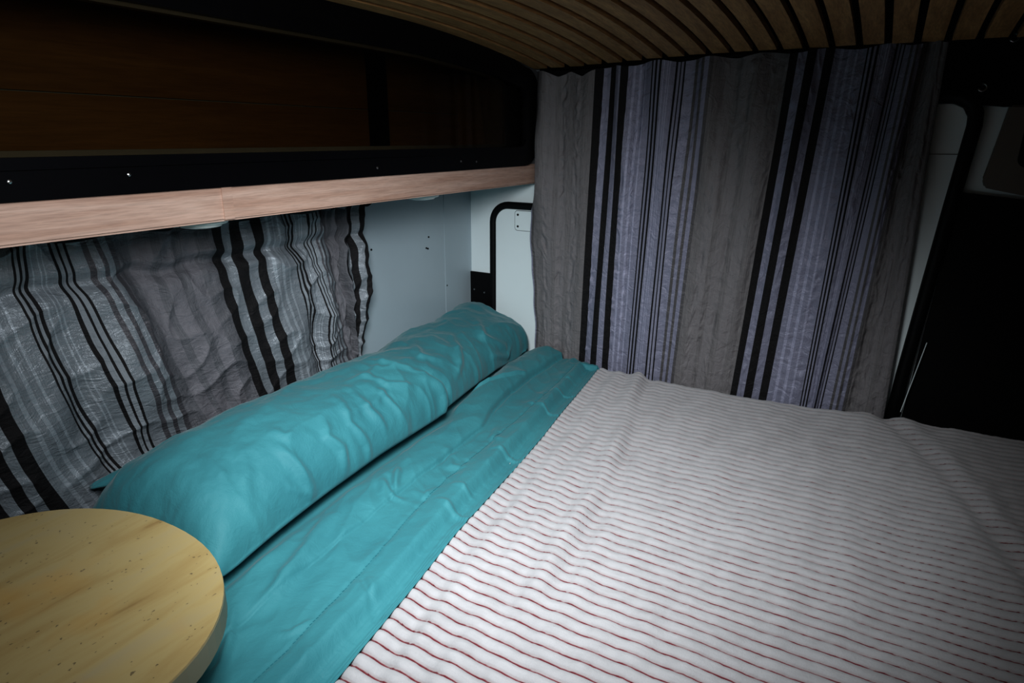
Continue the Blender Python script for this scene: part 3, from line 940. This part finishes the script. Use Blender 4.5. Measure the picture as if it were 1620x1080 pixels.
# pillowcase ear
nu, nv = 26, 18
A = np.linspace(0, 1, nu)
Bv = np.linspace(0, 1, nv)
BB, AA = np.meshgrid(A, Bv)
tip = np.array([-1.205, 0.528, -0.632])
b0, b1 = np.array([-1.165, 0.70, -0.598]), np.array([-1.075, 0.575, -0.592])
q = (1 - AA)[..., None] * ((1 - BB)[..., None] * b0 + BB[..., None] * b1) + AA[..., None] * (tip + (BB[..., None] - 0.5) * np.array([0.012, -0.004, 0.0]))
ex, ey = q[..., 0], q[..., 1]
ez = q[..., 2] + 0.020 * np.sin(BB * PI) * (1 - AA) ** 0.7 + 0.003 * pn(AA * 4, BB * 4, 61)
em = grid_mesh('ear', ex, ey, ez)
ear = link('case_corner', em, M_teal, pil, True)
so = ear.modifiers.new('thickness', 'SOLIDIFY')
so.thickness = 0.006

# ------------------------------------------------------------------ table
tb = empty('oval_table', (-0.83, 0.25, FLOOR))
tag(tb, 'oval table with a speckled sandy stone top beside the bed', 'table')


def oval(rx, ry, n=72):
    return [(-0.835 + rx * math.copysign(abs(math.cos(a)) ** 0.93, math.cos(a)), 0.245 + ry * math.copysign(abs(math.sin(a)) ** 0.93, math.sin(a))) for a in [2 * PI * k / n for k in range(n)]]


TZ = -0.55
bm = bmesh.new()
prism(bm, oval(0.262, 0.217), 'z', TZ - 0.003, TZ)
bmesh.ops.bevel(bm, geom=[e for e in bm.edges if all(abs(v.co.z - TZ) < 1e-5 for v in e.verts)], offset=0.002, segments=2, affect='EDGES')
tp = obj('table_top', bm, M_table, tb)
obj('edge_band', prism(bmesh.new(), oval(0.2625, 0.2175), 'z', TZ - 0.033, TZ - 0.003), M_tedge, tp)
obj('pedestal', tube(bmesh.new(), [(-0.835, 0.20, FLOOR + 0.01), (-0.835, 0.20, TZ - 0.033)], 0.03, 20), M_metal, tb, True)
obj('foot_plate', lathe(bmesh.new(), [(0.16, 0), (0.16, 0.006), (0.05, 0.02), (0.032, 0.03)], (-0.835, 0.10, FLOOR)), M_metal, tb)

# ------------------------------------------------------------------ camera
cam = bpy.data.cameras.new('camera')
cam.sensor_width = 36
cam.lens = 1013 / 1620 * 36
cam.clip_start = 0.02
co = bpy.data.objects.new('camera', cam)
COL.objects.link(co)
R = Matrix(((0.8671826760602381, -0.15677962745588112, 0.47266727700973676),
            (0.49795188347446245, 0.26122066018332457, -0.8269266523928368),
            (0.006174794347950069, 0.9524620281712984, 0.304594741922078)))
co.matrix_world = R.to_4x4()
SC.camera = co


# ------------------------------------------------------------------ light
def aim(o, target):
    o.rotation_euler = (Vector(target) - Vector(o.location)).to_track_quat('-Z', 'Y').to_euler()


def spot(name, loc, target, power, angle, blend, radius, colr):
    l = bpy.data.lights.new(name, 'SPOT')
    l.energy = power
    l.spot_size = math.radians(angle)
    l.spot_blend = blend
    l.shadow_soft_size = radius
    l.color = colr
    o = bpy.data.objects.new(name, l)
    COL.objects.link(o)
    o.location = loc
    aim(o, target)
    return o


def area(name, loc, target, power, sx, sy, colr, spread=180):
    l = bpy.data.lights.new(name, 'AREA')
    l.energy = power
    l.shape = 'RECTANGLE'
    l.size, l.size_y = sx, sy
    l.color = colr
    l.spread = math.radians(spread)
    o = bpy.data.objects.new(name, l)
    COL.objects.link(o)
    o.location = loc
    aim(o, target)
    return o


spot('roof_hatch_light', (-0.34, 0.40, 0.175), (-0.60, 1.12, -0.67), 66, 97, 1.0, 0.15, (0.93, 0.98, 1.0))
area('trim_fill_light', (-0.12, 0.12, 0.19), (-1.0, 0.80, -0.25), 3.2, 0.4, 0.3, (0.92, 0.97, 1.0), 100)  # added fill under the ceiling to brighten the locker trim, no window there

w = bpy.data.worlds.new('world')
SC.world = w
w.use_nodes = True
w.node_tree.nodes['Background'].inputs[0].default_value = (0.75, 0.87, 1.0, 1)
w.node_tree.nodes['Background'].inputs[1].default_value = 0.008

SC.view_settings.view_transform = 'Standard'
SC.view_settings.look = 'Medium High Contrast'
SC.view_settings.exposure = 0.0
